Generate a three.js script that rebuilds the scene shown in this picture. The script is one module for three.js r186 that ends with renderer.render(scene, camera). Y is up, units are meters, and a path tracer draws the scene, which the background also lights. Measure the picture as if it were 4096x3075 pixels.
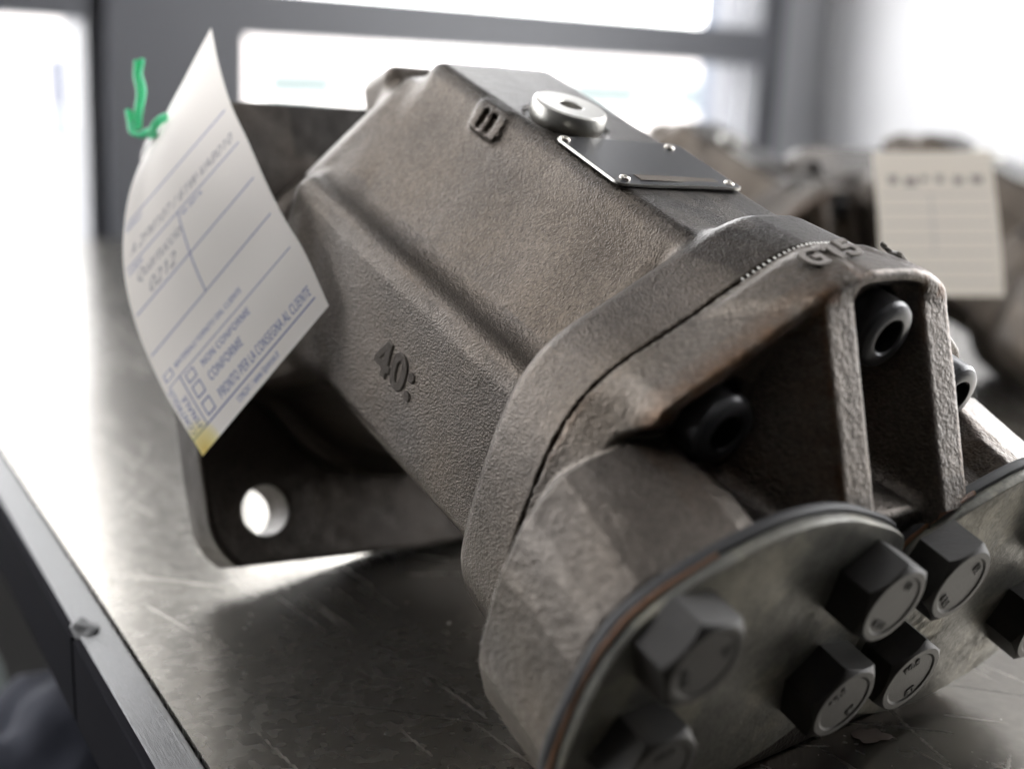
import * as THREE from 'three';
import { mergeGeometries, mergeVertices, toCreasedNormals } from 'three/addons/utils/BufferGeometryUtils.js';
import { RoundedBoxGeometry } from 'three/addons/geometries/RoundedBoxGeometry.js';
import { TextGeometry } from 'three/addons/geometries/TextGeometry.js';
import { FontLoader } from 'three/addons/loaders/FontLoader.js';

// ---------------------------------------------------------------- camera, daylight, exposure
const scene = new THREE.Scene();
const camera = new THREE.PerspectiveCamera(33.16, 4 / 3, 0.02, 200);
camera.position.set(0, 0.205, 0);
camera.quaternion.setFromRotationMatrix(new THREE.Matrix4().makeBasis(
  new THREE.Vector3(0.9995, 0.0315, -0.0079), new THREE.Vector3(-0.0325, 0.9697, -0.242), new THREE.Vector3(0, 0.2422, 0.9702)));
camera.focus = 0.395;
camera.userData.fStop = 5.2;
scene.add(camera);
scene.background = new THREE.Color(9.3, 9.3, 9.4);        // plain overcast daylight outside the windows
const renderer = new THREE.WebGLRenderer({ antialias: true });
renderer.toneMapping = THREE.LinearToneMapping;
renderer.toneMappingExposure = 1.1;
renderer.shadowMap.enabled = true;

// ---------------------------------------------------------------- helpers
const V3 = (x, y, z) => new THREE.Vector3(x, y, z);
let seed = 12345;
const rnd = () => { seed = (seed * 1664525 + 1013904223) >>> 0; return seed / 4294967296; };
const clamp = (x, a, b) => Math.min(b, Math.max(a, x));
const sstep = (a, b, x) => { const t = clamp((x - a) / (b - a), 0, 1); return t * t * (3 - 2 * t); };
const hash2 = (x, y, s) => { let h = (x * 374761393 + y * 668265263 + s * 974711) | 0; h = Math.imul(h ^ (h >>> 13), 1274126177); return ((h ^ (h >>> 16)) >>> 0) / 4294967296; };
function tnoise(x, y, per, s) {                                     // value noise that repeats every `per` cells
  const ix = Math.floor(x), iy = Math.floor(y), fx = x - ix, fy = y - iy, u = fx * fx * (3 - 2 * fx), v = fy * fy * (3 - 2 * fy);
  const w = (a) => ((a % per) + per) % per;
  const a = hash2(w(ix), w(iy), s), b = hash2(w(ix + 1), w(iy), s), c = hash2(w(ix), w(iy + 1), s), d = hash2(w(ix + 1), w(iy + 1), s);
  return a + (b - a) * u + (c - a) * v + (a - b - c + d) * u * v;
}
const hash3 = (x, y, z) => { let h = (x * 374761393 + y * 668265263 + z * 2147483647 + 1013) | 0; h = Math.imul(h ^ (h >>> 13), 1274126177); return ((h ^ (h >>> 16)) >>> 0) / 4294967296; };
function noise3(x, y, z) {
  const ix = Math.floor(x), iy = Math.floor(y), iz = Math.floor(z), fx = x - ix, fy = y - iy, fz = z - iz;
  const u = fx * fx * (3 - 2 * fx), v = fy * fy * (3 - 2 * fy), w = fz * fz * (3 - 2 * fz), L = (a, b, t) => a + (b - a) * t;
  const q = (k) => L(L(hash3(ix, iy, iz + k), hash3(ix + 1, iy, iz + k), u), L(hash3(ix, iy + 1, iz + k), hash3(ix + 1, iy + 1, iz + k), u), v);
  return L(q(0), q(1), w) * 2 - 1;
}
function texture(W, H, fn, srgb) {
  const d = new Uint8Array(W * H * 4);
  for (let j = 0; j < H; j++) for (let i = 0; i < W; i++) {
    const c = fn(i / W, j / H), k = (j * W + i) * 4;
    for (let n = 0; n < 3; n++) d[k + n] = clamp(Math.round((c.length ? c[n] : c) * 255), 0, 255);
    d[k + 3] = 255;
  }
  const t = new THREE.DataTexture(d, W, H);
  t.magFilter = THREE.LinearFilter; t.minFilter = THREE.LinearMipmapLinearFilter; t.generateMipmaps = true;
  t.wrapS = t.wrapT = THREE.RepeatWrapping; if (srgb) t.colorSpace = THREE.SRGBColorSpace; t.needsUpdate = true;
  return t;
}
const names = {};
function numbered(n) { const k = (names[n] = (names[n] ?? -1) + 1); return k ? `${n}_${String(k).padStart(3, '0')}` : n; }
function tag(o, label, category, group) { if (label) o.userData.label = label; if (category) o.userData.category = category; if (group) o.userData.group = group; return o; }
function mesh(name, geo, mat, parent = scene) {
  const m = new THREE.Mesh(geo, mat); m.name = parent === scene ? numbered(name) : name; m.castShadow = m.receiveShadow = true; parent.add(m); return m;
}
function struct(name, geo, mat) { const m = mesh(name, geo, mat); m.userData.kind = 'structure'; return m; }
function thing(name, label, category, group) { const g = new THREE.Group(); g.name = numbered(name); scene.add(g); return tag(g, label, category, group); }
const merge = (list) => mergeGeometries(list.map((g) => { const q = g.index ? g.toNonIndexed() : g; for (const k of Object.keys(q.attributes)) if (!['position', 'normal', 'uv'].includes(k)) q.deleteAttribute(k); return q; }));
function bar(a, b, w, h, r = 0.002) {                                // a rounded bar from a to b (w across, h up)
  const A = V3(...a), B = V3(...b), d = B.clone().sub(A), g = new RoundedBoxGeometry(w, h, d.length(), 2, Math.min(r, w / 2.1, h / 2.1));
  const z = d.normalize(), x = V3(0, 1, 0).cross(z).normalize(), y = z.clone().cross(x);
  return g.applyMatrix4(new THREE.Matrix4().makeBasis(x, y, z).setPosition(A.add(B).multiplyScalar(0.5)));
}

// ---------------------------------------------------------------- materials
const grain = texture(1024, 1024, (u, v) => 0.3 * tnoise(u * 260, v * 260, 260, 1) + 0.7 * tnoise(u * 165, v * 165, 165, 2) ** 1.6);
const coarse = texture(1024, 1024, (u, v) => 0.35 * tnoise(u * 200, v * 200, 200, 4) + 0.42 * tnoise(u * 95, v * 95, 95, 5) + 0.23 * tnoise(u * 45, v * 45, 45, 6));
const blotch = texture(512, 512, (u, v) => {
  const a = 0.5 * tnoise(u * 6, v * 6, 6, 7) + 0.3 * tnoise(u * 17, v * 17, 17, 8) + 0.2 * tnoise(u * 60, v * 60, 60, 9), f = tnoise(u * 170, v * 170, 170, 11) - 0.5, k = 0.76 + 0.2 * a + 0.2 * f;
  const w = tnoise(u * 5, v * 5, 5, 10);
  return [k * (0.97 + 0.03 * w), k * 0.965, k * (0.97 - 0.05 * w)];
}, true);
const castMat = (bump, col, rough, metal, scale) => new THREE.MeshStandardMaterial({ color: new THREE.Color().setRGB(...col), vertexColors: true, map: blotch, bumpMap: bump, bumpScale: scale, roughness: rough, metalness: metal });
grain.repeat.set(1.5, 1.5); coarse.repeat.set(1.2, 1.2);
const M = {
  flange: castMat(grain, [0.045, 0.04, 0.036], 0.45, 0.8, 0.0002),  // housing iron in a darker copy: shade on the flange put into its colour
  housing: castMat(grain, [0.098, 0.088, 0.079], 0.4, 0.82, 0.0002),
  plate: castMat(coarse, [0.122, 0.11, 0.098], 0.41, 0.8, 0.00028),
  zinc: new THREE.MeshStandardMaterial({ color: new THREE.Color().setRGB(0.45, 0.44, 0.41), roughness: 0.36, metalness: 0.85 }),
  blackPlate: new THREE.MeshStandardMaterial({ color: new THREE.Color().setRGB(0.028, 0.028, 0.03), roughness: 0.34, metalness: 0.3, bumpMap: grain, bumpScale: 0.00002 }),
  bolt: new THREE.MeshStandardMaterial({ color: new THREE.Color().setRGB(0.034, 0.03, 0.028), roughness: 0.5, metalness: 0.3, bumpMap: grain, bumpScale: 0.00004 }),
  socket: new THREE.MeshStandardMaterial({ color: new THREE.Color().setRGB(0.05, 0.05, 0.052), roughness: 0.3, metalness: 0.6 }),
  rubber: new THREE.MeshStandardMaterial({ color: new THREE.Color().setRGB(0.008, 0.008, 0.009), roughness: 0.6 }),
  brass: new THREE.MeshStandardMaterial({ color: new THREE.Color().setRGB(0.62, 0.58, 0.52), roughness: 0.3, metalness: 0.9 }),
  frame: new THREE.MeshStandardMaterial({ color: new THREE.Color().setRGB(0.085, 0.087, 0.098), roughness: 0.45 }),
  paleFrame: new THREE.MeshStandardMaterial({ color: new THREE.Color().setRGB(0.42, 0.425, 0.44), roughness: 0.5 }),
  white: new THREE.MeshStandardMaterial({ color: new THREE.Color().setRGB(0.82, 0.82, 0.83), roughness: 0.8 }),
  offWhite: new THREE.MeshStandardMaterial({ color: new THREE.Color().setRGB(0.66, 0.66, 0.67), roughness: 0.8 }),
  dim: new THREE.MeshStandardMaterial({ color: new THREE.Color().setRGB(0.07, 0.068, 0.065), roughness: 0.85 }),
  blackRail: new THREE.MeshPhysicalMaterial({ color: new THREE.Color().setRGB(0.008, 0.0085, 0.011), roughness: 0.42, bumpMap: grain, bumpScale: 0.0001 }),
};

// ---------------------------------------------------------------- the room: floor, ceiling, white walls, window wall
// window wall: local x along the wall, y up, z into the room
const winO = V3(-0.51, -0.006, -1.55), winD = V3(0.8386, 0, -0.5447), winN = V3(0.5447, 0, 0.8386);
const winM = new THREE.Matrix4().makeBasis(winD, V3(0, 1, 0), winN).setPosition(winO);
const inWin = (g) => g.applyMatrix4(winM);
const box = (x0, x1, y0, y1, z0, z1) => { const g = new THREE.BoxGeometry(x1 - x0, y1 - y0, z1 - z0); g.translate((x0 + x1) / 2, (y0 + y1) / 2, (z0 + z1) / 2); return g; };
const FLOOR = -0.86, CEIL = 2.3, XL = -3.4, XR = 1.2, ZN = 5.2;      // room extents in window-wall axes
const floorTex = texture(256, 256, (u, v) => { const n = 0.5 * tnoise(u * 40, v * 40, 40, 21) + 0.5 * tnoise(u * 7, v * 7, 7, 22); return [0.07 + 0.04 * n, 0.07 + 0.04 * n, 0.075 + 0.04 * n]; }, true);
struct('floor', inWin(box(XL - 0.2, XR + 0.2, FLOOR - 0.15, FLOOR, -0.1, ZN + 0.2)), new THREE.MeshStandardMaterial({ map: floorTex, roughness: 0.6 }));
const ADDED_ROOFLIGHT = [-2.3, -0.8, 0.1, 1.0];                                   // added roof opening, out of view, for soft fill light from above
struct('ceiling', inWin(merge([box(XL - 0.2, ADDED_ROOFLIGHT[0], CEIL, CEIL + 0.15, -0.1, ZN + 0.2), box(ADDED_ROOFLIGHT[1], XR + 0.2, CEIL, CEIL + 0.15, -0.1, ZN + 0.2), box(ADDED_ROOFLIGHT[0], ADDED_ROOFLIGHT[1], CEIL, CEIL + 0.15, -0.1, ADDED_ROOFLIGHT[2]), box(ADDED_ROOFLIGHT[0], ADDED_ROOFLIGHT[1], CEIL, CEIL + 0.15, ADDED_ROOFLIGHT[3], ZN + 0.2)])), M.white);
struct('wall_right', inWin(merge([box(XR, XR + 0.15, FLOOR, -0.35, -0.1, ZN + 0.2), box(XR, XR + 0.15, 1.5, CEIL, -0.1, ZN + 0.2), box(XR, XR + 0.15, -0.35, 1.5, -0.1, 0.72), box(XR, XR + 0.15, -0.35, 1.5, 1.9, ZN + 0.2)])), M.offWhite);
struct('wall_back', inWin(box(XL, XR, FLOOR, CEIL, ZN, ZN + 0.15)), M.dim);
struct('wall_left', inWin(box(XL - 0.15, XL, FLOOR, CEIL, -0.1, ZN)), M.dim);
struct('wall_above_window', inWin(box(XL, XR, 1.12, CEIL, -0.1, 0.06)), M.white);
struct('wall_below_window', inWin(box(XL, XR, FLOOR, -0.2, -0.1, 0.04)), M.dim);
{
  const w = thing('window', 'dark grey framed window wall behind the workbench, glowing with daylight', 'window');
  w.applyMatrix4(winM); w.rotateZ(-0.018);
  const f = (g, n = 'frame') => mesh(n, g, M.frame, w);
  const G = 0.008;
  f(box(0.008, 0.172, -0.22, 1.15, -0.09, 0.05), 'mullion');                          // broad double post left of the paper tag
  f(box(-0.012, 0.008, -0.22, 1.15, -0.07, 0.03), 'mullion');
  f(box(1.035, 1.085, -0.22, 1.15, -0.09, 0.02), 'mullion'); mesh('cover_strip', box(1.087, 1.2, -0.22, 1.15, -0.09, 0.012), M.paleFrame, w);
  f(box(0.172, 1.035, 0.236, 0.29, -0.07, 0.045), 'transom');
  f(box(XL, -0.012, 0.243, 0.3, -0.07, 0.045), 'transom');
  f(box(0.172, 1.035, 1.06, 1.15, -0.07, 0.045), 'transom');
  f(box(XL, -0.012, 1.06, 1.15, -0.07, 0.045), 'transom');
  f(box(0.172, 1.035, -0.22, -0.16, -0.07, 0.045), 'sill'); f(box(XL, -0.012, -0.22, -0.16, -0.07, 0.045), 'sill');
  f(box(-1.2, -1.05, -0.16, 1.06, -0.08, 0.04), 'mullion'); f(box(-2.4, -2.25, -0.16, 1.06, -0.08, 0.04), 'mullion');
  const glass = new THREE.MeshPhysicalMaterial({ color: 0xffffff, transmission: 1, thickness: 0, roughness: 0.02, ior: 1.45 });
  for (const [a, b] of [[0.172, 1.035], [-1.05, -0.012], [-2.25, -1.2], [XL + 0.01, -2.4]]) for (const [c, d] of [[-0.16, 0.236], [0.3, 1.06]]) mesh('pane', box(a, b, c, d, -0.02, -0.014), glass, w);
}

// ---------------------------------------------------------------- street outside, far out of focus
struct('pavement', box(-90, 90, -5.4, -5, -120, -4), new THREE.MeshStandardMaterial({ color: new THREE.Color().setRGB(0.42, 0.42, 0.42), roughness: 0.9 }));
{
  const mat = (r, g, b, ro = 0.7) => new THREE.MeshStandardMaterial({ color: new THREE.Color().setRGB(r, g, b), roughness: ro });
  const b = thing('building', 'pale low building far across the street, washed out by daylight', 'building');
  const wm = mat(0.5, 0.47, 0.45), gm = mat(0.085, 0.105, 0.102, 0.6), dm = mat(0.06, 0.065, 0.085);
  mesh('wall', box(-60, 40, -5, 1.6, -70, -60), wm, b); mesh('roof', box(-60.4, 40.4, 1.6, 2.1, -70, -59.6), mat(0.4, 0.38, 0.38), b);
  mesh('shutter', box(-21.6, -18.4, -2.6, -0.1, -60, -59.9), dm, b); mesh('door', box(-21.6, -18.4, -5, -2.7, -60, -59.9), mat(0.1, 0.125, 0.115), b);
  for (const x of [-11.6, -7.4, 2.2, 7]) mesh('window', box(x, x + 3.2, -1.7, -0.4, -60, -59.92), gm, b);
  const v = thing('delivery_van', 'white van parked in the street outside the left window pane', 'van');
  const sh = new THREE.Shape([[-5.4, 0.35], [0, 0.35], [0.05, 1.2], [-0.15, 2.45], [-4, 2.5], [-4.7, 1.55], [-5.4, 1.3]].map((p) => new THREE.Vector2(...p)));
  mesh('body', new THREE.ExtrudeGeometry(sh, { depth: 1.8, bevelEnabled: true, bevelSize: 0.08, bevelThickness: 0.08, bevelSegments: 2 }), mat(0.8, 0.8, 0.82, 0.3), v);
  for (const x of [-0.95, -4.4]) for (const z of [-0.02, 1.82]) { const w = mesh('wheel', new THREE.TorusGeometry(0.3, 0.1, 10, 28).translate(x, 0.36, z), mat(0.05, 0.05, 0.05), v); mesh('rim', new THREE.CylinderGeometry(0.24, 0.24, 0.12, 24).rotateX(Math.PI / 2).translate(x, 0.36, z), mat(0.6, 0.6, 0.6, 0.3), w); }
  mesh('taillight', new RoundedBoxGeometry(0.12, 0.5, 0.25, 2, 0.04).translate(0.06, 1.25, 1.7), mat(0.7, 0.05, 0.06, 0.3), v);
  mesh('window', box(-4.55, -3.6, 1.55, 2.1, 1.86, 1.9), gm, v); v.position.set(-13.2, -5, -37.5);
  const c = thing('parked_car', 'blue grey car with red lights parked behind the white van', 'car');
  const cs = new THREE.Shape([[0, 0.3], [4.2, 0.3], [4.25, 0.8], [3.4, 0.95], [2.7, 1.42], [1, 1.45], [0.25, 0.95], [0, 0.85]].map((p) => new THREE.Vector2(...p)));
  mesh('body', new THREE.ExtrudeGeometry(cs, { depth: 1.5, bevelEnabled: true, bevelSize: 0.06, bevelThickness: 0.06, bevelSegments: 2 }), mat(0.06, 0.068, 0.095, 0.3), c);
  for (const x of [0.8, 3.4]) mesh('wheel', new THREE.TorusGeometry(0.22, 0.09, 10, 24).translate(x, 0.31, 1.58), mat(0.05, 0.05, 0.05), c);
  mesh('taillight', new RoundedBoxGeometry(0.5, 0.4, 0.2, 2, 0.05).translate(0.2, 0.85, 1.5), mat(0.75, 0.06, 0.08, 0.3), c); c.position.set(-16.6, -5, -52);
  const p = thing('steel_post', 'blue grey steel post outside the right end of the window', 'post');
  mesh('shaft', new RoundedBoxGeometry(0.06, 9, 0.06, 2, 0.01), mat(0.045, 0.055, 0.075, 0.5), p); mesh('foot', new RoundedBoxGeometry(0.3, 0.03, 0.3, 2, 0.01).translate(0, -4.48, 0), mat(0.05, 0.055, 0.07), p); p.position.set(0.535, -0.5, -3.8);
}

// ---------------------------------------------------------------- the workbench
const P2 = (a, b, t) => [a[0] + (b[0] - a[0]) * t, a[1] + (b[1] - a[1]) * t];
const edgeA = [-0.0853, -0.3414], edgeDir = (() => { const d = [-0.2763 + 0.0878, -0.6688 + 0.3514], l = Math.hypot(...d); return [d[0] / l, d[1] / l]; })();
const edgeN = [-edgeDir[1], edgeDir[0]];                                             // points to the right, over the table
const along = (t, n, y) => [edgeA[0] + edgeDir[0] * t + edgeN[0] * -n, y, edgeA[1] + edgeDir[1] * t + edgeN[1] * -n];
const TS = 0.7;                                                                     // metres that one repeat covers
const scratches = (() => {                                                          // > 0 bright scratches, < 0 dark rubbed lines
  const W = 2048, d = new Float32Array(W * W);
  const put = (x, y, a) => { const k = (((y | 0) % W + W) % W) * W + (((x | 0) % W + W) % W); d[k] = Math.abs(a) > Math.abs(d[k]) ? a : d[k]; };
  const stroke = (x, y, a, n, c, s, wide) => { for (let i = 0; i < n; i += 0.6) { x += 0.6 * Math.cos(a); y += 0.6 * Math.sin(a); a += c; const f = s * Math.min(1, 3 * (1 - i / n), 6 * i / n) * (0.85 + 0.15 * Math.sin(i * 0.21 + c * 9e3)); put(x, y, f); put(x + 1, y, f * (wide ? 0.8 : 0.45)); put(x, y + 1, f * (wide ? 0.8 : 0.45)); } };
  for (let k = 0; k < 420; k++) { const main = rnd() < 0.6; stroke(rnd() * W, rnd() * W, main ? 1.45 + 0.35 * (rnd() - 0.5) : rnd() * 6.28, 25 + rnd() * rnd() * 380, (rnd() - 0.5) * 0.0016, 0.25 + 0.6 * rnd(), rnd() < 0.3); }
  for (let k = 0; k < 14; k++) { const x = rnd() * W, y = rnd() * W, a = 1.3 + 0.4 * rnd(); for (let q = 0; q < 14; q++) stroke(x + rnd() * 150, y + rnd() * 150, a + 0.1 * (rnd() - 0.5), 20 + rnd() * 110, 0, 0.3 + 0.7 * rnd(), rnd() < 0.4); }
  for (let k = 0; k < 26; k++) stroke(rnd() * W, rnd() * W, 0.78 + 0.3 * (rnd() - 0.5), 90 + rnd() * 330, (rnd() - 0.5) * 0.001, -0.35 - 0.45 * rnd(), true);
  for (let k = 0; k < 900; k++) { const x = rnd() * W, y = rnd() * W, s = rnd() < 0.6 ? 0.9 : -1; put(x, y, s); if (rnd() < 0.35) { put(x + 1, y, s * 0.8); put(x, y + 1, s * 0.8); } }
  return (u, v) => d[Math.floor(v * W) % W * W + Math.floor(u * W) % W];
})();
const steelBump = texture(1024, 1024, (u, v) => 0.5 + 0.16 * (tnoise(u * 420, v * 420, 420, 31) - 0.5));
const steelMap = texture(2048, 2048, (u, v) => {
  const a = tnoise(u * 5, v * 5, 5, 41), b = tnoise(u * 17, v * 17, 17, 42), c = tnoise(u * 330, v * 330, 330, 43), s = scratches(u, v), k = 0.45 + 0.06 * a + 0.03 * b + 0.035 * c + (s > 0 ? 0.22 * s : 0.3 * s);
  return [k, k * 0.97, k * 0.915];
}, true);
const steelRough = texture(1024, 1024, (u, v) => { const r = 0.21 + 0.04 * tnoise(u * 7, v * 7, 7, 51) + 0.05 * tnoise(u * 240, v * 240, 240, 52) + 0.22 * Math.abs(scratches(u, v)); return [r, r, r]; });
for (const t of [steelBump, steelMap, steelRough]) t.repeat.set(1 / TS, 1 / TS);
{
  const b = thing('workbench', 'scratched steel topped workbench with black edge rail under the motors', 'workbench');
  const L0 = -0.25, L1 = 1.12, Wd = 1.15;
  const top = new THREE.BoxGeometry(Wd, 0.004, L1 - L0, 1, 1, 1);
  const m4 = new THREE.Matrix4().makeBasis(V3(-edgeN[0], 0, -edgeN[1]), V3(0, 1, 0), V3(edgeDir[0], 0, edgeDir[1]));
  { const x = V3(-edgeN[0], 0, -edgeN[1]), z = V3(edgeDir[0], 0, edgeDir[1]); if (x.clone().cross(V3(0, 1, 0)).dot(z) < 0) x.negate(), m4.makeBasis(x, V3(0, 1, 0), z); }
  const ax = V3().setFromMatrixColumn(m4, 0), s = ax.dot(V3(1, 0, -0.3)) > 0 ? 1 : -1;       // side of the edge on which the table lies
  const place = (g, n, y, t) => g.applyMatrix4(m4.clone().setPosition(edgeA[0] + ax.x * s * n + edgeDir[0] * t, y, edgeA[1] + ax.z * s * n + edgeDir[1] * t));
  { const p = top.attributes.position, u = top.attributes.uv; for (let i = 0; i < p.count; i++) u.setXY(i, p.getX(i), p.getZ(i)); }
  mesh('table_top', place(top, Wd / 2, -0.002, (L0 + L1) / 2), new THREE.MeshPhysicalMaterial({ map: steelMap, bumpMap: steelBump, bumpScale: 0.00005, roughnessMap: steelRough, roughness: 1, metalness: 0.93 }), b);
  mesh('table_core', place(new THREE.BoxGeometry(Wd - 0.004, 0.03, L1 - L0 - 0.004), Wd / 2, -0.0195, (L0 + L1) / 2), M.blackRail, b);
  const dull = new THREE.MeshPhysicalMaterial({ color: new THREE.Color().setRGB(0.008, 0.008, 0.01), roughness: 0.9, specularIntensity: 0.04 });
  const rail = mesh('edge_rail', place(new RoundedBoxGeometry(0.0135, 0.006, L1 - L0, 2, 0.0012), -0.0072, -0.0042, (L0 + L1) / 2), M.blackRail, b);
  mesh('rail_side', place(new RoundedBoxGeometry(0.004, 0.034, 0.36 - 0.001, 2, 0.001), -0.0145, -0.0185, L0 + 0.18), dull, rail);
  mesh('rail_side', place(new RoundedBoxGeometry(0.004, 0.034, L1 - L0 - 0.362, 2, 0.001), -0.0145, -0.0185, (L0 + 0.362 + L1) / 2), dull, rail);
  for (const [n, t] of [[0.05, 0.05], [0.05, 1.05], [1.1, 0.05], [1.1, 1.05]]) mesh('leg', place(new RoundedBoxGeometry(0.045, 0.82, 0.045, 2, 0.003), n, -0.446, t), M.blackRail, b);
  { const c = new THREE.Shape(); for (let i = 0; i < 40; i++) { const a = i / 40 * 6.2832, r = 0.0042 * (1 + 0.5 * noise3(Math.cos(a) * 2.1, Math.sin(a) * 2.1, 4.2)); if (i) c.lineTo(r * 1.25 * Math.cos(a), r * Math.sin(a)); else c.moveTo(r * 1.25, 0); }
    mesh('rust_spot', new THREE.ExtrudeGeometry(c, { depth: 0.0002, bevelEnabled: false }).rotateX(-Math.PI / 2).translate(0.118, 0.0003, -0.3736), new THREE.MeshStandardMaterial({ color: new THREE.Color().setRGB(0.05, 0.033, 0.022), roughness: 0.7, bumpMap: coarse, bumpScale: 0.0008 }), b); }
  // worn spots on the rail: a pale chip and a dark lump of grease
  const blob = (r, sx, sy, sz, sd) => { const g = mergeVertices(new THREE.IcosahedronGeometry(r, 3)); const p = g.attributes.position; for (let i = 0; i < p.count; i++) { const k = 1 + 0.45 * noise3(p.getX(i) / r * 1.7 + sd, p.getY(i) / r * 1.7, p.getZ(i) / r * 1.7); p.setXYZ(i, p.getX(i) * k * sx, p.getY(i) * k * sy, p.getZ(i) * k * sz); } g.computeVertexNormals(); return g; };
  mesh('grease_lump', place(blob(0.006, 0.8, 0.5, 1.5, 3), -0.0105, -0.002, 0.118), M.rubber, b);
}

{
  const hose = mesh('hose', new THREE.TubeGeometry(new THREE.CatmullRomCurve3([V3(-0.33, -0.86, -0.5), V3(-0.3, -0.5, -0.56), V3(-0.285, -0.25, -0.6), V3(-0.29, -0.16, -0.66), V3(-0.34, -0.14, -0.72), V3(-0.42, -0.3, -0.75), V3(-0.46, -0.86, -0.72)]), 60, 0.014, 16), new THREE.MeshStandardMaterial({ color: new THREE.Color().setRGB(0.12, 0.14, 0.135), roughness: 0.6 }));
  tag(hose, 'grey green hose hanging below the bench edge, bottom left', 'hose');
  const g = mergeVertices(new THREE.IcosahedronGeometry(0.075, 12)), p = g.attributes.position; for (let i = 0; i < p.count; i++) { const x = p.getX(i) * 30, y = p.getY(i) * 30, z = p.getZ(i) * 30, k = 1 + 0.16 * noise3(x, y, z) + 0.07 * noise3(x * 2.4, y * 2.4, z * 2.4); p.setXYZ(i, p.getX(i) * k, p.getY(i) * k * 1.3, p.getZ(i) * k); } g.computeVertexNormals();
  const cl = mesh('cloth', g.translate(-0.228, -0.215, -0.6), new THREE.MeshStandardMaterial({ color: new THREE.Color().setRGB(0.016, 0.018, 0.028), roughness: 0.95 }));
  tag(cl, 'crumpled dark blue cloth tucked below the bench edge', 'cloth');
}

{ // swarf and grit lying on the bench: more than anyone could count
  const one = new THREE.IcosahedronGeometry(1, 0), N = 320, im = new THREE.InstancedMesh(one, M.zinc, N), m = new THREE.Matrix4(), q = new THREE.Quaternion(), col = new THREE.Color();
  for (let i = 0; i < N; i++) { const x = -0.2 + rnd() * 0.62, z = -0.29 - rnd() * 0.45, r = 0.00012 + 0.0004 * rnd() ** 5; if (x < -0.0853 - (z + 0.3414) * -0.59 + 0.004) { i--; continue; } q.setFromEuler(new THREE.Euler(rnd() * 6, rnd() * 6, rnd() * 6)); m.compose(V3(x, r * 0.5, z), q, V3(r * (0.7 + 1.5 * rnd()), r * 0.8, r)); im.setMatrixAt(i, m); im.setColorAt(i, col.setScalar(rnd() < 0.5 ? 1 : 0.06)); }
  im.name = 'metal_grit'; im.castShadow = im.receiveShadow = true; scene.add(im); im.userData.kind = 'stuff'; tag(im, 'fine metal grit and swarf scattered on the steel bench top', 'grit');
}

// ---------------------------------------------------------------- distance-field modelling of the castings (millimetres)
const smin = (a, b, k) => { const h = Math.max(k - Math.abs(a - b), 0) / k; return Math.min(a, b) - h * h * k * 0.25; };
const smax = (a, b, k) => -smin(-a, -b, k);
function poly(pts) {                                                 // exact distance to a closed polygon
  const n = pts.length, X = pts.map((p) => p[0]), Y = pts.map((p) => p[1]);
  return (x, y) => {
    let d = 1e18, s = 1;
    for (let i = 0, j = n - 1; i < n; j = i++) {
      const ex = X[j] - X[i], ey = Y[j] - Y[i], wx = x - X[i], wy = y - Y[i], t = clamp((wx * ex + wy * ey) / (ex * ex + ey * ey), 0, 1), bx = wx - ex * t, by = wy - ey * t;
      d = Math.min(d, bx * bx + by * by);
      const c1 = y >= Y[i], c2 = y < Y[j], c3 = ex * wy > ey * wx;
      if ((c1 && c2 && c3) || (!c1 && !c2 && !c3)) s = -s;
    }
    return s * Math.sqrt(d);
  };
}
const chaikin = (pts, n, q = 0.25) => { for (; n > 0; n--) pts = pts.flatMap((p, i) => { const r = pts[(i + 1) % pts.length]; return [[p[0] + (r[0] - p[0]) * q, p[1] + (r[1] - p[1]) * q], [r[0] + (p[0] - r[0]) * q, r[1] + (p[1] - r[1]) * q]]; }); return pts; };
const mirror = (pts) => [...pts, ...pts.slice().reverse().filter((p) => p[0] > 0).map((p) => [-p[0], p[1]])];
const half = (pts, n = 0, q = 0.25) => poly(chaikin(mirror(pts), n, q));
const box2 = (x, y, hx, hy, r) => { const a = Math.abs(x) - hx + r, b = Math.abs(y) - hy + r; return Math.hypot(Math.max(a, 0), Math.max(b, 0)) + Math.min(Math.max(a, b), 0) - r; };
const slab = (d2, z, z0, z1, r) => { const a = d2 + r, b = Math.max(z0 - z, z - z1) + r; return Math.hypot(Math.max(a, 0), Math.max(b, 0)) + Math.min(Math.max(a, b), 0) - r; };
const BEND = 40 * Math.PI / 180, cb = Math.cos(BEND), sb = Math.sin(BEND), DB = 73;
const toFlange = (w, u) => [w * cb - u * sb, DB + w * sb + u * cb];    // body (w, u) -> flange (y, z)
const toBody = (y, z) => [y * cb + (z - DB) * sb, -y * sb + (z - DB) * cb];

const OUT = [[0, 86.5], [15, 86], [32, 75.5], [51, 62], [70, 51], [80, 38], [84, 18], [84, -20], [80, -38], [66, -55], [42, -76], [26, -85.5], [0, -86.5]];
const outline = half(OUT, 2, 0.27);
const broad = half([[0, 68], [26, 64], [33, 57], [61, 24], [64, 10], [64, -34], [40, -60], [0, -64]]);
const bossOut = half([[0, 37], [22, 37], [28, 32], [51, 32], [60, 43], [95, 34], [105, 19], [107.5, 0], [105.5, -26], [96, -45], [66, -67], [0, -67]], 1, 0.15);
const coverPts = chaikin([[6, 41], [17, 40.4], [29, 37.5], [45, 31.5], [51, 28], [54, 21], [54.5, 0], [53, -20], [48, -34], [40, -43], [19, -50], [-5, -52], [-28, -48], [-46, -40], [-53, -30], [-55, -18], [-54.5, -6], [-53, 6], [-50.7, 15.7], [-46, 23], [-34, 30.5], [-20, 35.6], [-5, 40]], 1, 0.25);

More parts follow.
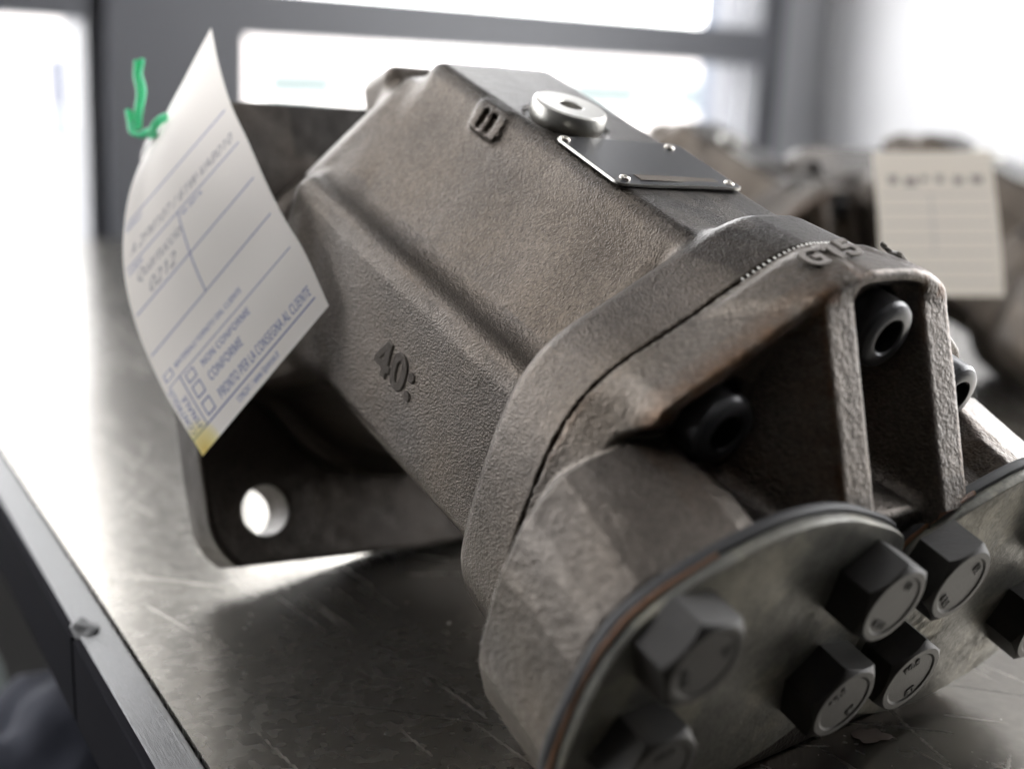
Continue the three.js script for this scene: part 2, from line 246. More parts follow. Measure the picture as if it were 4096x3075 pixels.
const stand = (l, w, u) => 0.4 - (121.1 - 0.0413 * l + 0.9431 * w - 0.3301 * u);      // the castings rest on the bench: nothing below it
function housing(l, w, u) {
  const al = Math.abs(l), [y, z] = toFlange(w, u);
  let d = slab(broad(l, w), u, -58, 112, 14);
  d = smin(d, slab(box2(l, w - 23, 28, 53, 5), u, -38, 112, 8), 11);             // raised pad on top
  d = smin(d, slab(box2(l, w + 3.5, 70, 32, 8), u, -43, 112, 7), 5);             // side cheeks
  d = smin(d, slab(box2(l, y - 2, 70, 29, 7), z, -8, 62, 5), 7);                 // cheeks running back to the flange
  d = smin(d, slab(Math.hypot(l, y) - 66, z, -8, 74, 8), 10);                    // bearing housing
  d = smin(d, slab(Math.hypot(l, y) - 70, z, -8, 3, 2), 10);
  d = smin(d, slab(box2(l, y - 50, 30, 38, 6), z, 48, 71, 5), 4);                // drain boss behind the pad
  d = Math.max(smin(d, slab(outline(l, w) + Math.max(0, 135 - u) * 0.09, u, 107.5, 150, 7), 5), u - 135);   // bolting flange at the parting joint
  d = Math.max(d, -slab(Math.hypot(l + 8, u - 22.5) - 15.5, w, 75.2, 90, 0.2));  // spot face round the plug
  // foundry mark on the pad's side
  { const n1 = -0.9, n2 = 0.43, s = n1 * (l + 26.5) + n2 * (w - 68.5), t = -n2 * (l + 26.5) + n1 * (w - 68.5), q = box2(t, u - 8, 5, 7.5, 2), m = Math.min(box2(t - 0.5, u - 5.5, 3.6, 1, 0.3), box2(t - 0.5, u - 10.5, 3.6, 1, 0.3));
    if (q < 6) { d = smin(d, Math.max(q, Math.abs(s) - 3.2), 3); d = smax(d, -Math.max(m, Math.abs(s - 5) - 3), 1.2); } }
  d = Math.max(d, stand(l, w, u));
  return d + 0.04 * noise3(l / 3, w / 3, u / 3) + 0.14 * noise3(l / 24, w / 24, u / 24);
}
const screws = [[1, 72], [52, 47], [-52, 47]];
function portPlate(l, w, u) {
  const al = Math.abs(l), o = outline(l, w) - clamp(u - 135, 0, 25) * (0.16 - 0.26 * sstep(54, 42, w));
  let base = Math.max(slab(o, u, 120, 151 + 9 * sstep(38, 50, w) * sstep(42, 24, l), 2), 135.5 - u);
  base = smax(base, -Math.max(slab(o + 4.2, u, 156.5, 200, 3), 30 - w), 1.5);       // pocket behind the rim
  let boss = Math.max(slab((bossOut(l * (1 + (191 - u) * 0.0009), w + (u - 154) * 0.17 * sstep(8, 32, w)) + Math.max(0, 153 - u) * 1.35) * 0.75, u, 120, 191, 1.6), 135.5 - u);
  let d = smin(base, boss, 2);
  // floor of the pockets rises to the wall in a fillet; ribs
  const ribDraft = 0.58 * Math.max(0, -((w - 84) * 0.571 + (u - 159) * 0.821));
  const rib = slab(smax(Math.max((w - 84) * 0.571 + (u - 159) * 0.821, 20 - w, 140 - u), o, 2), al - 21.5, -6.7 - ribDraft, 6.7 + ribDraft, 1.8) * 0.95;
  d = smin(d, rib, 3.5);
  for (const [a, b] of screws) if (al < 75 && w > 25) d = smax(d, -Math.max(slab(Math.hypot(l - a, w - b) - 11.3, u, 154, 175, 1), o + 3), 1);
  for (const s of [-1, 1]) d = Math.max(d, -slab(Math.hypot(l - s * 51, w) - 16, u, 164, 200, 0.5));
  d = Math.max(d, stand(l, w, u));
  return d + 0.07 * noise3(l / 2.5, w / 2.5, u / 2.5) + 0.12 * noise3(l / 16 + 9, w / 16, u / 16);
}
function flangePlate(x, y, z) {
  let d = slab(Math.max(box2(x, y + 1, 95, 96, 27), -y - 96.5 - Math.min(0, x + 5) * 0.075), z, -19.6, 0, 1.6);
  const ax = Math.abs(x) - 70.7, ay = Math.abs(y) - 70.7;
  d = smax(d, -(Math.hypot(ax, ay) - 9.9), 1);
  { const [w, u] = toBody(y, z); d = Math.max(d, stand(x, w, u)); }
  return d + 0.15 * noise3(x / 6, y / 6, z / 6);
}
// surface nets: one smooth mesh from a distance field, split by main direction for box-mapped texture coordinates
function surface(f, lo, hi, cell, tone, post) {
  const n = [0, 1, 2].map((k) => Math.ceil((hi[k] - lo[k]) / cell) + 2), [nx, ny, nz] = n, F = new Float32Array(nx * ny * nz), B = 8, at = (i, j, k) => (k * ny + j) * nx + i;
  for (let k0 = 0; k0 < nz; k0 += B) for (let j0 = 0; j0 < ny; j0 += B) for (let i0 = 0; i0 < nx; i0 += B) {
    const c = f(lo[0] + (i0 + B / 2) * cell, lo[1] + (j0 + B / 2) * cell, lo[2] + (k0 + B / 2) * cell), far = Math.abs(c) > B * cell * 1.15 + 2;
    for (let k = k0; k < Math.min(nz, k0 + B); k++) for (let j = j0; j < Math.min(ny, j0 + B); j++) for (let i = i0; i < Math.min(nx, i0 + B); i++)
      F[at(i, j, k)] = far ? c : f(lo[0] + i * cell, lo[1] + j * cell, lo[2] + k * cell);
  }
  const vi = new Int32Array(nx * ny * nz).fill(-1), P = [];
  for (let k = 0; k < nz - 1; k++) for (let j = 0; j < ny - 1; j++) for (let i = 0; i < nx - 1; i++) {
    let m = 0; const v = [];
    for (let c = 0; c < 8; c++) { v[c] = F[at(i + (c & 1), j + ((c >> 1) & 1), k + (c >> 2))]; if (v[c] < 0) m |= 1 << c; }
    if (m === 0 || m === 255) continue;
    let sx = 0, sy = 0, sz = 0, q = 0;
    for (let c = 0; c < 8; c++) for (const b of [1, 2, 4]) if (!(c & b)) { const e = c | b; if ((v[c] < 0) !== (v[e] < 0)) { const t = v[c] / (v[c] - v[e]); sx += (c & 1) + (b === 1 ? t : 0); sy += ((c >> 1) & 1) + (b === 2 ? t : 0); sz += (c >> 2) + (b === 4 ? t : 0); q++; } }
    vi[at(i, j, k)] = P.length / 3; P.push(lo[0] + (i + sx / q) * cell, lo[1] + (j + sy / q) * cell, lo[2] + (k + sz / q) * cell);
  }
  const tri = [], step = [1, nx, nx * ny];
  for (let k = 1; k < nz - 1; k++) for (let j = 1; j < ny - 1; j++) for (let i = 1; i < nx - 1; i++) {
    const a = at(i, j, k);
    for (let x = 0; x < 3; x++) {
      const s0 = F[a] < 0, s1 = F[a + step[x]] < 0; if (s0 === s1) continue;
      const p = step[(x + 1) % 3], r = step[(x + 2) % 3], A = vi[a], Bq = vi[a - p], C = vi[a - p - r], D = vi[a - r];
      if (A < 0 || Bq < 0 || C < 0 || D < 0) continue;
      if (s0) tri.push(A, Bq, C, A, C, D); else tri.push(A, C, Bq, A, D, C);
    }
  }
  const N = new Float32Array(P.length), e = 0.5;
  for (let i = 0; i < P.length; i += 3) {
    const x = P[i], y = P[i + 1], z = P[i + 2]; let d = f(x, y, z);
    let gx = f(x + e, y, z) - f(x - e, y, z), gy = f(x, y + e, z) - f(x, y - e, z), gz = f(x, y, z + e) - f(x, y, z - e); const l = Math.hypot(gx, gy, gz) || 1;
    gx /= l; gy /= l; gz /= l; d = clamp(d, -0.4 * cell, 0.4 * cell);
    P[i] -= gx * d * 0.8; P[i + 1] -= gy * d * 0.8; P[i + 2] -= gz * d * 0.8; N[i] = gx; N[i + 1] = gy; N[i + 2] = gz;
  }
  const map = [new Map(), new Map(), new Map()], op = [], on = [], ou = [], oc = [], idx = [];
  for (let t = 0; t < tri.length; t += 3) {
    let sx = 0, sy = 0, sz = 0; for (let c = 0; c < 3; c++) { sx += N[tri[t + c] * 3]; sy += N[tri[t + c] * 3 + 1]; sz += N[tri[t + c] * 3 + 2]; }
    sx = Math.abs(sx); sy = Math.abs(sy); sz = Math.abs(sz); const ax = sx >= sy && sx >= sz ? 0 : sy >= sz ? 1 : 2;
    for (let c = 0; c < 3; c++) {
      const v = tri[t + c]; let id = map[ax].get(v);
      if (id === undefined) {
        id = op.length / 3; map[ax].set(v, id); const p = [P[v * 3], P[v * 3 + 1], P[v * 3 + 2]], q = [N[v * 3], N[v * 3 + 1], N[v * 3 + 2]], [a, b] = ax === 0 ? [2, 1] : ax === 1 ? [0, 2] : [0, 1];
        ou.push((p[a] + 7.3 * ax) / 100, (p[b] + 3.1 * ax) / 100); oc.push(...tone(p, q)); op.push(...p); on.push(...q);
      }
      idx.push(id);
    }
  }
  const g = new THREE.BufferGeometry();
  g.setAttribute('position', new THREE.Float32BufferAttribute(op, 3)); g.setAttribute('normal', new THREE.Float32BufferAttribute(on, 3));
  g.setAttribute('uv', new THREE.Float32BufferAttribute(ou, 2)); g.setAttribute('color', new THREE.Float32BufferAttribute(oc, 3)); g.setIndex(idx);
  return post ? post(g) : g;
}

// ---------------------------------------------------------------- the hydraulic motor
// own axes: x along the joint (l), y up through the pad (w), z towards the ports (u); origin at its foot (0, -81, 135)
const BASE = V3(0, -81, 135);
const toLocal = (g) => g.translate(-BASE.x, -BASE.y, -BASE.z).scale(0.001, 0.001, 0.001);
const flangeM = new THREE.Matrix4().makeBasis(V3(1, 0, 0), V3(0, cb, -sb), V3(0, sb, cb)).setPosition(0, -DB * sb, -DB * cb);   // flange -> body
const bodyM = new THREE.Matrix4().makeBasis(V3(0.7823, -0.0413, -0.6215), V3(0.236, 0.9431, 0.2344), V3(0.5764, -0.3301, 0.7475));
const quat = new THREE.Quaternion().setFromRotationMatrix(bodyM);
const bodyToWorld = (l, w, u) => V3(l, w, u).multiplyScalar(0.001).applyQuaternion(quat).add(V3(-0.0092, 0.1211, -0.4893));

const RUST = [0.8, 0.54, 0.36], lerp3 = (a, b, t) => [a[0] + (b[0] - a[0]) * t, a[1] + (b[1] - a[1]) * t, a[2] + (b[2] - a[2]) * t];
const housingTone = (p) => {
  const n = noise3(p[0] / 20, p[1] / 20, p[2] / 20), k = 1 + 0.1 * n;
  const top = p[1] > 70 && Math.abs(p[0]) < 34 ? sstep(70.5, 74, p[1]) : 0, worn = sstep(0.1, 0.3, noise3(p[0] / 7, 3, p[2] / 16) + 0.12 * noise3(p[0] / 2, 8, p[2] / 2)) * sstep(70, 84, p[2]);
  const film = 1 - 0.5 * top * (1 - 0.9 * worn);                                      // dark dried oil film on the raised pad, worn off in front of the type plate
  return lerp3([k * film, k * film * 0.98, k * film * 0.95], [0.8 * k * film, 0.72 * k * film, 0.62 * k * film], sstep(0.1, 0.6, noise3(p[0] / 31 + 5, p[1] / 31, p[2] / 31)) * 0.18);
};
const plateTone = (p, q) => {
  const n = noise3(p[0] / 14, p[1] / 14, p[2] / 14), k = 1 + 0.08 * n, [l, w, u] = p, al = Math.abs(l);
  let r = 0;
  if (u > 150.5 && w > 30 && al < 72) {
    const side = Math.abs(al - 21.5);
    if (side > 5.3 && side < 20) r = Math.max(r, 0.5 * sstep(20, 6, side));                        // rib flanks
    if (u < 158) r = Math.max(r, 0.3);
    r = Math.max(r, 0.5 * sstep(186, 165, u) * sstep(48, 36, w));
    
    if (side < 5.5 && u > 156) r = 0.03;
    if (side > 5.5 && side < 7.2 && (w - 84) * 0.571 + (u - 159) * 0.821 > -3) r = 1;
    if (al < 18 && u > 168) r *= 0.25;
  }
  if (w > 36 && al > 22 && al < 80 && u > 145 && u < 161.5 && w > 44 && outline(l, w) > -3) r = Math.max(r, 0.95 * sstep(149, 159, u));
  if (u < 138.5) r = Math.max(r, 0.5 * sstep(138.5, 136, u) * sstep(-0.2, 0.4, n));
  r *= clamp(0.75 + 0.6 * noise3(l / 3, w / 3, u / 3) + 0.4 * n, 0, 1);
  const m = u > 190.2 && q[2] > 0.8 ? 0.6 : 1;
  return lerp3([k * m, k * m, k * m], RUST, clamp(r, 0, 1));
};
const inFlange = (g) => g.applyMatrix4(flangeM);
const font = await new FontLoader().loadAsync('fonts/droid/droid_sans_bold.typeface.json');
function letters(text, size, depth, bevel = 0.25) {
  const g = new TextGeometry(text, { font, size, depth, curveSegments: 4, bevelEnabled: true, bevelThickness: bevel, bevelSize: bevel * 0.7, bevelSegments: 2 });
  g.computeBoundingBox(); const c = g.boundingBox.getCenter(V3()); return g.translate(-c.x, -c.y, 0);
}
const basis = (x, y, z, o) => new THREE.Matrix4().makeBasis(x, y, z).setPosition(o);
function hexHead(af, h, rimR, marks) {                                  // axis +z, foot at z = 0
  const S = 72, ri = af / 2, rows = [[], [], [], [], [], []];
  for (let i = 0; i < S; i++) {
    const a = (i / S) * Math.PI * 2, m = ((a % (Math.PI / 3)) + Math.PI / 3) % (Math.PI / 3) - Math.PI / 6, r = ri / Math.cos(m), c = Math.cos(a), s = Math.sin(a), top = h - Math.max(0, r - ri * 0.95) * 0.62;
    [[r, 0], [r, top - 0.25], [r - 0.25, top], [ri * 0.95, h], [rimR, h], [rimR - 0.7, h - 0.35]].forEach(([q, z], k) => rows[k].push([q * c, q * s, z]));
  }
  const p = [], ix = []; rows.forEach((r) => r.forEach((v) => p.push(...v))); p.push(0, 0, h - 0.35);
  for (let k = 0; k < 5; k++) for (let i = 0; i < S; i++) { const a = k * S + i, b = k * S + (i + 1) % S; ix.push(a, b, b + S, a, b + S, a + S); }
  for (let i = 0; i < S; i++) ix.push(5 * S + i, 5 * S + (i + 1) % S, 6 * S);
  let g = new THREE.BufferGeometry(); g.setAttribute('position', new THREE.Float32BufferAttribute(p, 3)); g.setIndex(ix);
  g = toCreasedNormals(g, 0.45); const P = g.attributes.position, U = new Float32Array(P.count * 2); for (let i = 0; i < P.count; i++) { U[2 * i] = (P.getX(i) + P.getZ(i)) / 100; U[2 * i + 1] = (P.getY(i) + P.getZ(i)) / 100; } g.setAttribute('uv', new THREE.BufferAttribute(U, 2));
  const list = [g];
  for (const [t, a, r] of marks) list.push(letters(t, 2.6, 0.35, 0.1).rotateZ(a).translate(-Math.sin(a) * r, Math.cos(a) * r, h - 0.45));
  return merge(list);
}
const lathe = (profile, seg = 56) => toCreasedNormals(new THREE.LatheGeometry(profile.map(([r, z]) => new THREE.Vector2(r, z)), seg), 0.45);
const ringHead = (profile, seg = 56) => lathe(profile, seg).rotateX(Math.PI / 2);  // axis +z

function buildMotor() {
  const t = thing('hydraulic_motor', 'large cast iron hydraulic motor in front, flange on the left, two bolted port covers', 'hydraulic motor');
  const put = (name, g, m, parent = t) => mesh(name, toLocal(g), m, parent);
  put('housing', surface(housing, [-88, -92, -128], [88, 92, 138], 1.5, housingTone), M.housing);
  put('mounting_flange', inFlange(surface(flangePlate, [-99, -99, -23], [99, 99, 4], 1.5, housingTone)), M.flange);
  put('pilot_spigot', inFlange(ringHead([[0, -30], [78, -30], [80, -28], [80, -19]].map(([r, z]) => [r, z]))), M.zinc);
  put('shaft', inFlange(ringHead([[0, -92], [21, -92], [22.5, -90], [22.5, -29]])), M.zinc);
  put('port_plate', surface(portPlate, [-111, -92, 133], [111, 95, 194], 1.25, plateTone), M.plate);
  // screws in the pockets
  for (const [a, b] of screws) {
    const g = ringHead([[5, 157], [5.2, 164.6], [5.7, 165], [8.1, 165], [9.6, 164.3], [10.3, 163], [10.3, 150]].reverse());
    const hx = new THREE.CylinderGeometry(5.2, 5.2, 0.5, 6).rotateX(Math.PI / 2).translate(0, 0, 157.4);
    put('socket_screw', merge([g, hx]).translate(a, b, 0), M.socket);
  }
  // plug on the pad
  {
    const prof = [[3.9, 76.5], [4.1, 81.9], [4.6, 82.3], [12, 82.3], [12.9, 81.8], [13.2, 80.9], [13.2, 76.6], [12.6, 75.3]];
    const g = lathe(prof.slice().reverse(), 72), hx = new THREE.CylinderGeometry(4.2, 4.2, 0.6, 6).translate(0, 77, 0);
    put('plug', merge([g, hx]).translate(-8, 0, 22.5), M.zinc);
  }
  // type plate
  {
    const sheetOf = (W, D, T, lift) => {
      const q = new THREE.BoxGeometry(W, T, D, 26, 1, 18), p = q.attributes.position, hx = W / 2 - 3, hz = D / 2 - 3;
      for (let i = 0; i < p.count; i++) { const x = p.getX(i), z = p.getZ(i), c = Math.hypot(Math.max(0, Math.abs(x) - hx), Math.max(0, Math.abs(z) - hz)); if (c > 3) { const k = 3 / c; p.setX(i, Math.sign(x) * (hx + (Math.abs(x) - hx) * k)); p.setZ(i, Math.sign(z) * (hz + (Math.abs(z) - hz) * k)); } p.setY(i, p.getY(i) + lift + 0.6 * sstep(11, 18.5, z) * sstep(-26, 0, x) * (0.5 + 0.5 * Math.sin(x / 9))); }
      q.computeVertexNormals(); return toCreasedNormals(q, 0.6).rotateY(-0.07).translate(-0.5, 76.9, 59);
    };
    const pl = put('name_plate', sheetOf(53, 37.5, 0.9, 0), M.zinc);
    put('black_face', sheetOf(52.3, 36.8, 0.1, 0.48), M.blackPlate, pl);
    put('engraved_strip', new THREE.BoxGeometry(34, 0.12, 4.2).rotateY(-0.07).translate(0, 77.62, 72.6), new THREE.MeshStandardMaterial({ color: new THREE.Color().setRGB(0.09, 0.07, 0.05), roughness: 0.5, metalness: 0.5 }), pl);
    for (const [x, z] of [[-24, 42], [-23, 72.3], [21, 75.5], [20, 46]]) put('rivet', lathe([[0, 0.5], [0.6, 0.5], [0.8, 0.9], [1.3, 1], [1.7, 0.75], [1.9, 0.2], [1.9, 0]].reverse(), 24).translate(x, 77.3, z), M.brass, pl);
  }
  // cast letters
  put('cast_number', letters('40:', 12.5, 0.5, 0.7).applyMatrix4(basis(V3(0, 0, 1), V3(0, 1, 0), V3(-1, 0, 0), V3(-69.4, -3, 45))), M.housing).userData.label = 'raised cast number 40 on the side of the housing';
  { // stamped marks on top of the port plate
    const mk = (s, l0, w0, ang) => { const x = V3(Math.cos(ang), Math.sin(ang), 0), y = V3(0, 0, -1), z = x.clone().cross(y); return letters(s, 8.5, 0.25, 0.4).applyMatrix4(basis(x, y, z.y < 0 ? z.negate() : z, V3(l0, w0, 145))); };
    put('cast_number', mk('G15', -12, 88.2, -0.02 + 0.22), M.plate); put('cast_number', mk('24', 20, 86.1, -0.52), M.plate);
  }
  { const list = []; for (let k = 0; k < 24; k++) { const l = -31 + k * 1.65, w = (() => { let a = 60, b = 95; for (let i = 0; i < 20; i++) { const m = (a + b) / 2; if (outline(l, m) < 0) a = m; else b = m; } return a; })(); list.push(new THREE.IcosahedronGeometry(0.42 + 0.12 * rnd(), 1).scale(0.8, 0.7, 1.5).translate(l, w - 0.1, 135.4)); } put('joint_serration', merge(list), M.zinc); }
  // little round plate with a drive screw on the far slope of the port plate
  // port covers: gasket, steel blanking plate, four bolts each
  const shape = (dx) => new THREE.Shape(coverPts.map(([x, y]) => new THREE.Vector2(x * (1 + dx / 52), y * (1 + dx / 47))));
  const slabOf = (sh, d, bv) => { const g = new THREE.ExtrudeGeometry(sh, { depth: d - 2 * bv, bevelEnabled: true, bevelThickness: bv, bevelSize: bv, bevelOffset: -bv, bevelSegments: 2, curveSegments: 4 }); return toCreasedNormals(g.translate(0, 0, bv), 0.5); };
  const scaleUV = (g, k) => { const u = g.attributes.uv; for (let i = 0; i < u.count; i++) u.setXY(i, u.getX(i) * k, u.getY(i) * k); return g; };
  for (const s of [-1, 1]) {
    const gk = put('gasket', slabOf(shape(1.3), 3.4, 0.8).translate(s * 54, 0, 190.6), M.rubber);
    const cv = put('port_cover', scaleUV(slabOf(shape(0), 4, 0.6), 0.01).translate(s * 54, 0, 193.9), M.cover);
    cv.userData.label = s < 0 ? 'left grey port cover, nearest the camera' : 'right grey port cover with scratched number';
    { const pts = coverPts.filter(([x, y]) => x < -22 && y > -40 && (x < -44 || y > 0) && !(s > 0 && y < 5)).map(([x, y], i) => V3(s * 54 + x * 1.006 + 0.35 * noise3(i * 0.7, 3, s), y * 1.006 + 0.35 * noise3(i * 0.7, 9, s), 194 + 0.4 * noise3(i * 0.5, 1, s))); pts.sort((p, q) => Math.atan2(p.y + 1, s * 54 + 30 - p.x) - Math.atan2(q.y + 1, s * 54 + 30 - q.x)); put('sealant_bead', new THREE.TubeGeometry(new THREE.CatmullRomCurve3(pts), 120, 0.8, 8), M.sealant); }
    for (const [a, b] of [[-36, 17.5], [36, 17.5], [36, -17.5], [-36, -17.5]]) {
      const turn = [0.3, 1.1, 2.2, 2.9][(a > 0 ? 1 : 0) + (b > 0 ? 2 : 0)] + s * 0.2;
      put('hex_bolt', hexHead(24, 12.4, 9.6, [['10.9', 0, 6.4], ['LE', Math.PI, 6.6]]).rotateZ(turn).translate(s * 51.5 + a, b - 1, 197.5), M.bolt, cv);
    }
    if (s > 0) put('scratched_number', letters('112', 9, 0.05, 0.02).scale(0.8, 1, 1).translate(s * 51.5 + 6, 31, 197.5), M.rubber, cv);
  }
  t.quaternion.copy(quat); t.position.copy(bodyToWorld(BASE.x, BASE.y, BASE.z));
  return t;
}
M.sealant = new THREE.MeshStandardMaterial({ color: new THREE.Color().setRGB(0.2, 0.085, 0.03), roughness: 0.5, bumpMap: coarse, bumpScale: 0.0005 });
const coverTex = texture(512, 512, (u, v) => {
  const a = tnoise(u * 7, v * 7, 7, 61), b = tnoise(u * 26, v * 26, 26, 62), c = tnoise(u * 110, v * 110, 110, 63), m = sstep(0.42, 0.75, 0.6 * a + 0.25 * b + 0.15 * c), k = 0.6 + 0.16 * a + 0.1 * b + 0.1 * c;
  return [k + 0.1 * m, k + 0.085 * m, k * 0.96 + 0.05 * m];
}, true);
const coverRough = texture(512, 512, (u, v) => { const r = 0.36 + 0.3 * tnoise(u * 9, v * 9, 9, 64) * tnoise(u * 40, v * 40, 40, 65) + 0.12 * tnoise(u * 120, v * 120, 120, 66); return [r, r, r]; });
M.bolt.map = coverTex; M.bolt.color.multiplyScalar(0.85);
M.cover = new THREE.MeshStandardMaterial({ color: new THREE.Color().setRGB(0.2, 0.195, 0.185), map: coverTex, roughnessMap: coverRough, bumpMap: coarse, bumpScale: 0.0001, roughness: 1, metalness: 0.6 });
const motor = buildMotor();

// ---------------------------------------------------------------- two more motors behind, smaller, out of focus
{
  const c = motor.clone(); c.name = numbered('hydraulic_motor'); scene.add(c);
  c.scale.setScalar(0.8); c.position.set(0.19, 0.001, -0.98);
  tag(c, 'smaller blurred motor just behind the large one, before the right window post', 'hydraulic motor');
  const d = motor.clone(); d.name = numbered('hydraulic_motor'); scene.add(d);
  d.scale.setScalar(0.8); d.position.set(0.36, 0.001, -0.9);
  tag(d, 'blurred motor at the right edge, behind the hanging beige paper tag', 'hydraulic motor');
}

// ---------------------------------------------------------------- paper tag on the front motor
function sheet(left, right, N = 40) {                                  // rows of points from the foot up; smooth ruled sheet
  const cl = new THREE.CatmullRomCurve3(left.map((p) => V3(...p).multiplyScalar(0.001).add(V3(0, -0.006, 0)))), cr = new THREE.CatmullRomCurve3(right.map((p) => V3(...p).multiplyScalar(0.001).add(V3(0, -0.006, 0))));
  const pos = [], uv = [], ix = [], A = 24;
  for (let j = 0; j <= N; j++) { const a = cl.getPoint(j / N), b = cr.getPoint(j / N); for (let i = 0; i <= A; i++) { const q = a.clone().lerp(b, i / A); pos.push(q.x, q.y, q.z); uv.push(i / A, j / N); } }
  for (let j = 0; j < N; j++) for (let i = 0; i < A; i++) { const k = j * (A + 1) + i; ix.push(k, k + 1, k + A + 2, k, k + A + 2, k + A + 1); }
  const g = new THREE.BufferGeometry(); g.setAttribute('position', new THREE.Float32BufferAttribute(pos, 3)); g.setAttribute('uv', new THREE.Float32BufferAttribute(uv, 2)); g.setIndex(ix); g.computeVertexNormals(); return g;
}
function tagCanvas(W, H, ground, draw) { const c = document.createElement('canvas'); c.width = W; c.height = H; const x = c.getContext('2d'); x.fillStyle = ground; x.fillRect(0, 0, W, H); draw(x, W, H); const t = new THREE.CanvasTexture(c); t.colorSpace = THREE.SRGBColorSpace; return t; }
const tagTex = tagCanvas(900, 1500, '#f0ebe5', (x, W, H) => {
  const Y = (v) => (1 - v) * H, blue = '#2c4494'; x.strokeStyle = blue; x.fillStyle = blue; x.lineWidth = 4.5;
  const line = (x0, v0, x1, v1) => { x.beginPath(); x.moveTo(x0 * W, Y(v0)); x.lineTo(x1 * W, Y(v1)); x.stroke(); };
  const text = (s, px, u, v, w) => { x.font = px; x.save(); x.translate(u * W, Y(v)); const m = x.measureText(s).width; if (w) x.scale((w * W) / m, 1); x.fillText(s, 0, 0); x.restore(); };
  line(0.0, 0.04, 0.95, 0.04); line(0.03, 0.188, 0.95, 0.188); line(0.02, 0.33, 0.95, 0.33); line(0.02, 0.462, 0.95, 0.462); line(0.02, 0.6, 0.95, 0.6); line(0.02, 0.735, 0.95, 0.735);
  line(0.115, 0.04, 0.115, 0.188); line(0.455, 0.33, 0.455, 0.6);
  for (const v of [0.145, 0.1, 0.055]) x.strokeRect(0.145 * W, Y(v + 0.027), 0.055 * W, 0.03 * H);
  x.strokeRect(0.035 * W, Y(0.242), 0.055 * W, 0.03 * H);
  text('NON CONFORME', '46px sans-serif', 0.25, 0.143, 0.36); text('CONFORME', '46px sans-serif', 0.25, 0.1, 0.25); text('PRONTO PER LA CONSEGNA AL CLIENTE', '46px sans-serif', 0.25, 0.053, 0.69);
  text('MATERIALE FORNITO DAL CLIENTE', '44px sans-serif', 0.115, 0.222, 0.51);
  text('13962A1 / www.tipoesse.it', '30px sans-serif', 0.32, 0.014, 0.32); text('NS. DDT N.', '28px sans-serif', 0.475, 0.575, 0.17); text('CLIENTE', '28px sans-serif', 0.03, 0.575, 0.12); text('MODELLO', '28px sans-serif', 0.03, 0.71, 0.14);
  for (const [s, u, w] of [['CONTROLLO', 0.045, 0.135], ['FINALE', 0.092, 0.085]]) { x.save(); x.translate(u * W, Y(0.045)); x.rotate(-Math.PI / 2); x.font = '38px sans-serif'; const m = x.measureText(s).width; x.scale((w * H) / m, 1); x.fillText(s, 0, 0); x.restore(); }
  x.fillStyle = 'rgba(95,95,112,0.75)';
  const hand = (s, u, v, px, w) => { x.font = `italic ${px}px sans-serif`; x.save(); x.translate(u * W, Y(v)); x.transform(1, 0, -0.15, 1, 0, 0); const m = x.measureText(s).width; x.scale((w * W) / m, 1); x.fillText(s, 0, 0); x.restore(); };
  hand('A 2FM107 / 61W-VAB010', 0.06, 0.625, 62, 0.86); hand('Quartuccio', 0.08, 0.535, 62, 0.36); hand('0212', 0.14, 0.478, 70, 0.22);
  const g = x.createRadialGradient(0.03 * W, H, 5, 0.03 * W, H, 110); g.addColorStop(0, 'rgba(214,178,60,0.7)'); g.addColorStop(0.6, 'rgba(228,212,110,0.55)'); g.addColorStop(1, 'rgba(228,206,90,0)'); x.fillStyle = g; x.fillRect(0, H - 130, 150, 130);
});
const paper = (map, col = 0xffffff) => new THREE.MeshPhysicalMaterial({ map, color: col, roughness: 0.85, transmission: 0.5, thickness: 0, ior: 1.3, side: THREE.DoubleSide });
{
  const L = [[-109.9, 70.8, -441.2], [-125.1, 85.4, -457.2], [-133.7, 94.8, -467.8], [-142.6, 108.2, -478.4], [-149.2, 124.6, -487.6], [-151.9, 141.2, -495.8], [-150.8, 160.6, -506.9], [-143.8, 180.6, -520.1]];
  const R = [[-64.2, 127.4, -438.8], [-74.6, 144.9, -449.4], [-83, 155.2, -458.1], [-91.5, 167.7, -467.4], [-99, 180, -476.7], [-106.1, 191.1, -484.6], [-112.6, 204.9, -494.2], [-118.7, 220, -507.3]];
  const m = mesh('paper_tag', sheet(L, R), paper(tagTex));
  tag(m, 'curled white paper tag with blue print hanging in front of the large motor', 'paper tag');
}
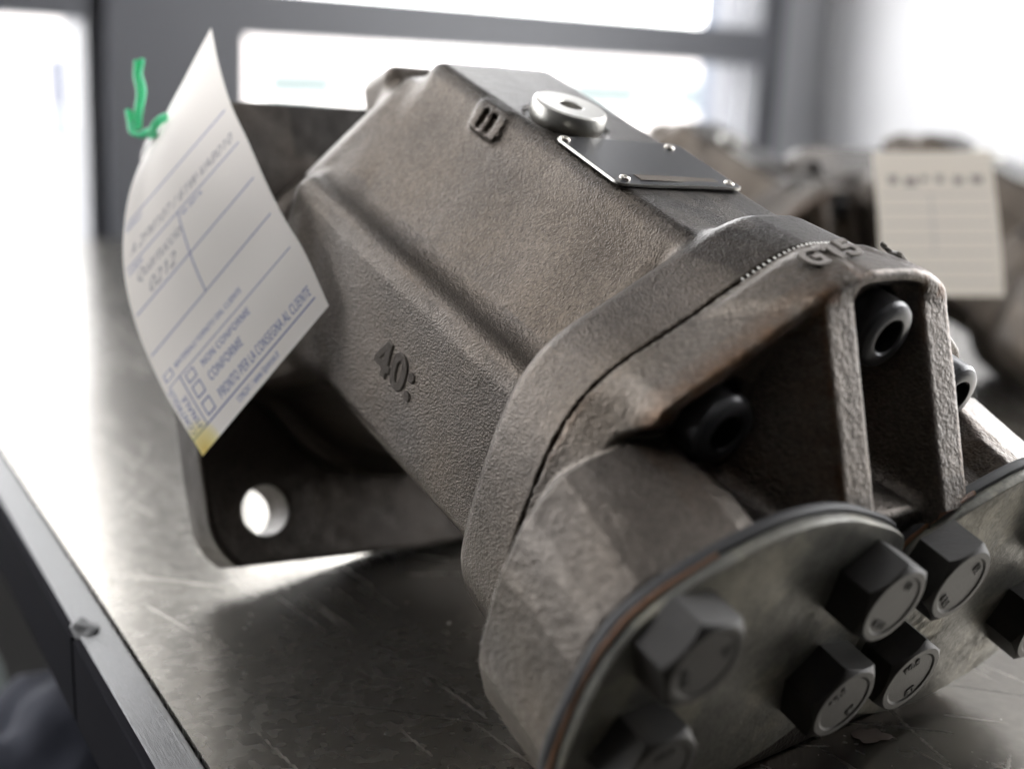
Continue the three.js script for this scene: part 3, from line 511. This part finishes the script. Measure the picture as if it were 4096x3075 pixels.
{ // green tie through the tag
  const P = [[[-150.1, 207.6, -523.8], [-150.8, 201.7, -522.3], [-148.8, 195.6, -519.7], [-149.4, 188.6, -517], [-149.6, 181, -514]],
    [[-152.2, 207, -523.6], [-152.2, 200.8, -522.1], [-150.6, 195, -519.6], [-150.8, 188, -516.8], [-150.8, 181, -514]],
    [[-154.5, 188.1, -516.8], [-153.6, 183.7, -515.7], [-152.3, 179.9, -513.8], [-149, 178.8, -512.5], [-145.5, 180.4, -511.8], [-142.8, 179.5, -510.6]],
    [[-145.8, 179.1, -512.5], [-143.5, 180, -509.7], [-142.1, 183, -508.3], [-140, 185.3, -508.9], [-138.4, 186.4, -512.3], [-138.8, 185.2, -517.1], [-143, 180, -519], [-146.5, 179, -515]]];
  const flat = (pts, r) => new THREE.TubeGeometry(new THREE.CatmullRomCurve3(pts.map((p) => V3(...p).multiplyScalar(0.001).add(V3(0, -0.006, 0)))), 60, r, 10);
  const green = new THREE.MeshPhysicalMaterial({ color: new THREE.Color().setRGB(0.13, 0.85, 0.48), roughness: 0.4, transmission: 0.35, thickness: 0 });
  const tie = merge([flat(P[0], 0.0011), flat(P[1], 0.0011), flat(P[2], 0.0011), flat(P[2].map(([a, b, c]) => [a + 1.2, b - 0.5, c + 0.6]), 0.0009), flat(P[3], 0.0011), flat(P[3].map(([a, b, c]) => [a + 1, b - 1, c + 0.5]), 0.0009)]);
  tag(mesh('twist_tie', tie, green), 'bright green plastic twist tie knotted through the white paper tag', 'twist tie');
}
{ // the blurred tag on the right
  const t2 = tagCanvas(512, 600, '#c8c1b6', (x, W, H) => { x.fillStyle = 'rgba(70,66,70,0.55)'; for (let i = 0; i < 6; i++) x.fillRect((0.1 + i * 0.135 + 0.03 * rnd()) * W, (0.165 + 0.02 * rnd()) * H, (0.05 + 0.06 * rnd()) * W, (0.04 + 0.025 * rnd()) * H); x.strokeStyle = 'rgba(90,90,110,0.5)'; x.lineWidth = 5; for (let k = 0; k < 7; k++) { x.beginPath(); x.moveTo(0.04 * W, (0.3 + k * 0.1) * H); x.lineTo(0.95 * W, (0.3 + k * 0.1) * H); x.stroke(); } x.beginPath(); x.moveTo(0.45 * W, 0.3 * H); x.lineTo(0.45 * W, 0.7 * H); x.stroke(); });
  const A = V3(200.6, 167.9, -745.8), B = V3(271.6, 170.2, -757.7), C = V3(277.2, 91.3, -722.5), D = V3(204.5, 90.8, -712.1), mid = (a, b, k, dz) => a.clone().lerp(b, k).add(V3(0, 0, dz)).toArray();
  const m = mesh('paper_tag', sheet([D.toArray(), mid(D, A, 0.5, 3), A.toArray()], [C.toArray(), mid(C, B, 0.5, 3), B.toArray()]), paper(t2));
  tag(m, 'blurred beige paper tag hanging before the motor at the right edge', 'paper tag');
}
renderer.render(scene, camera);
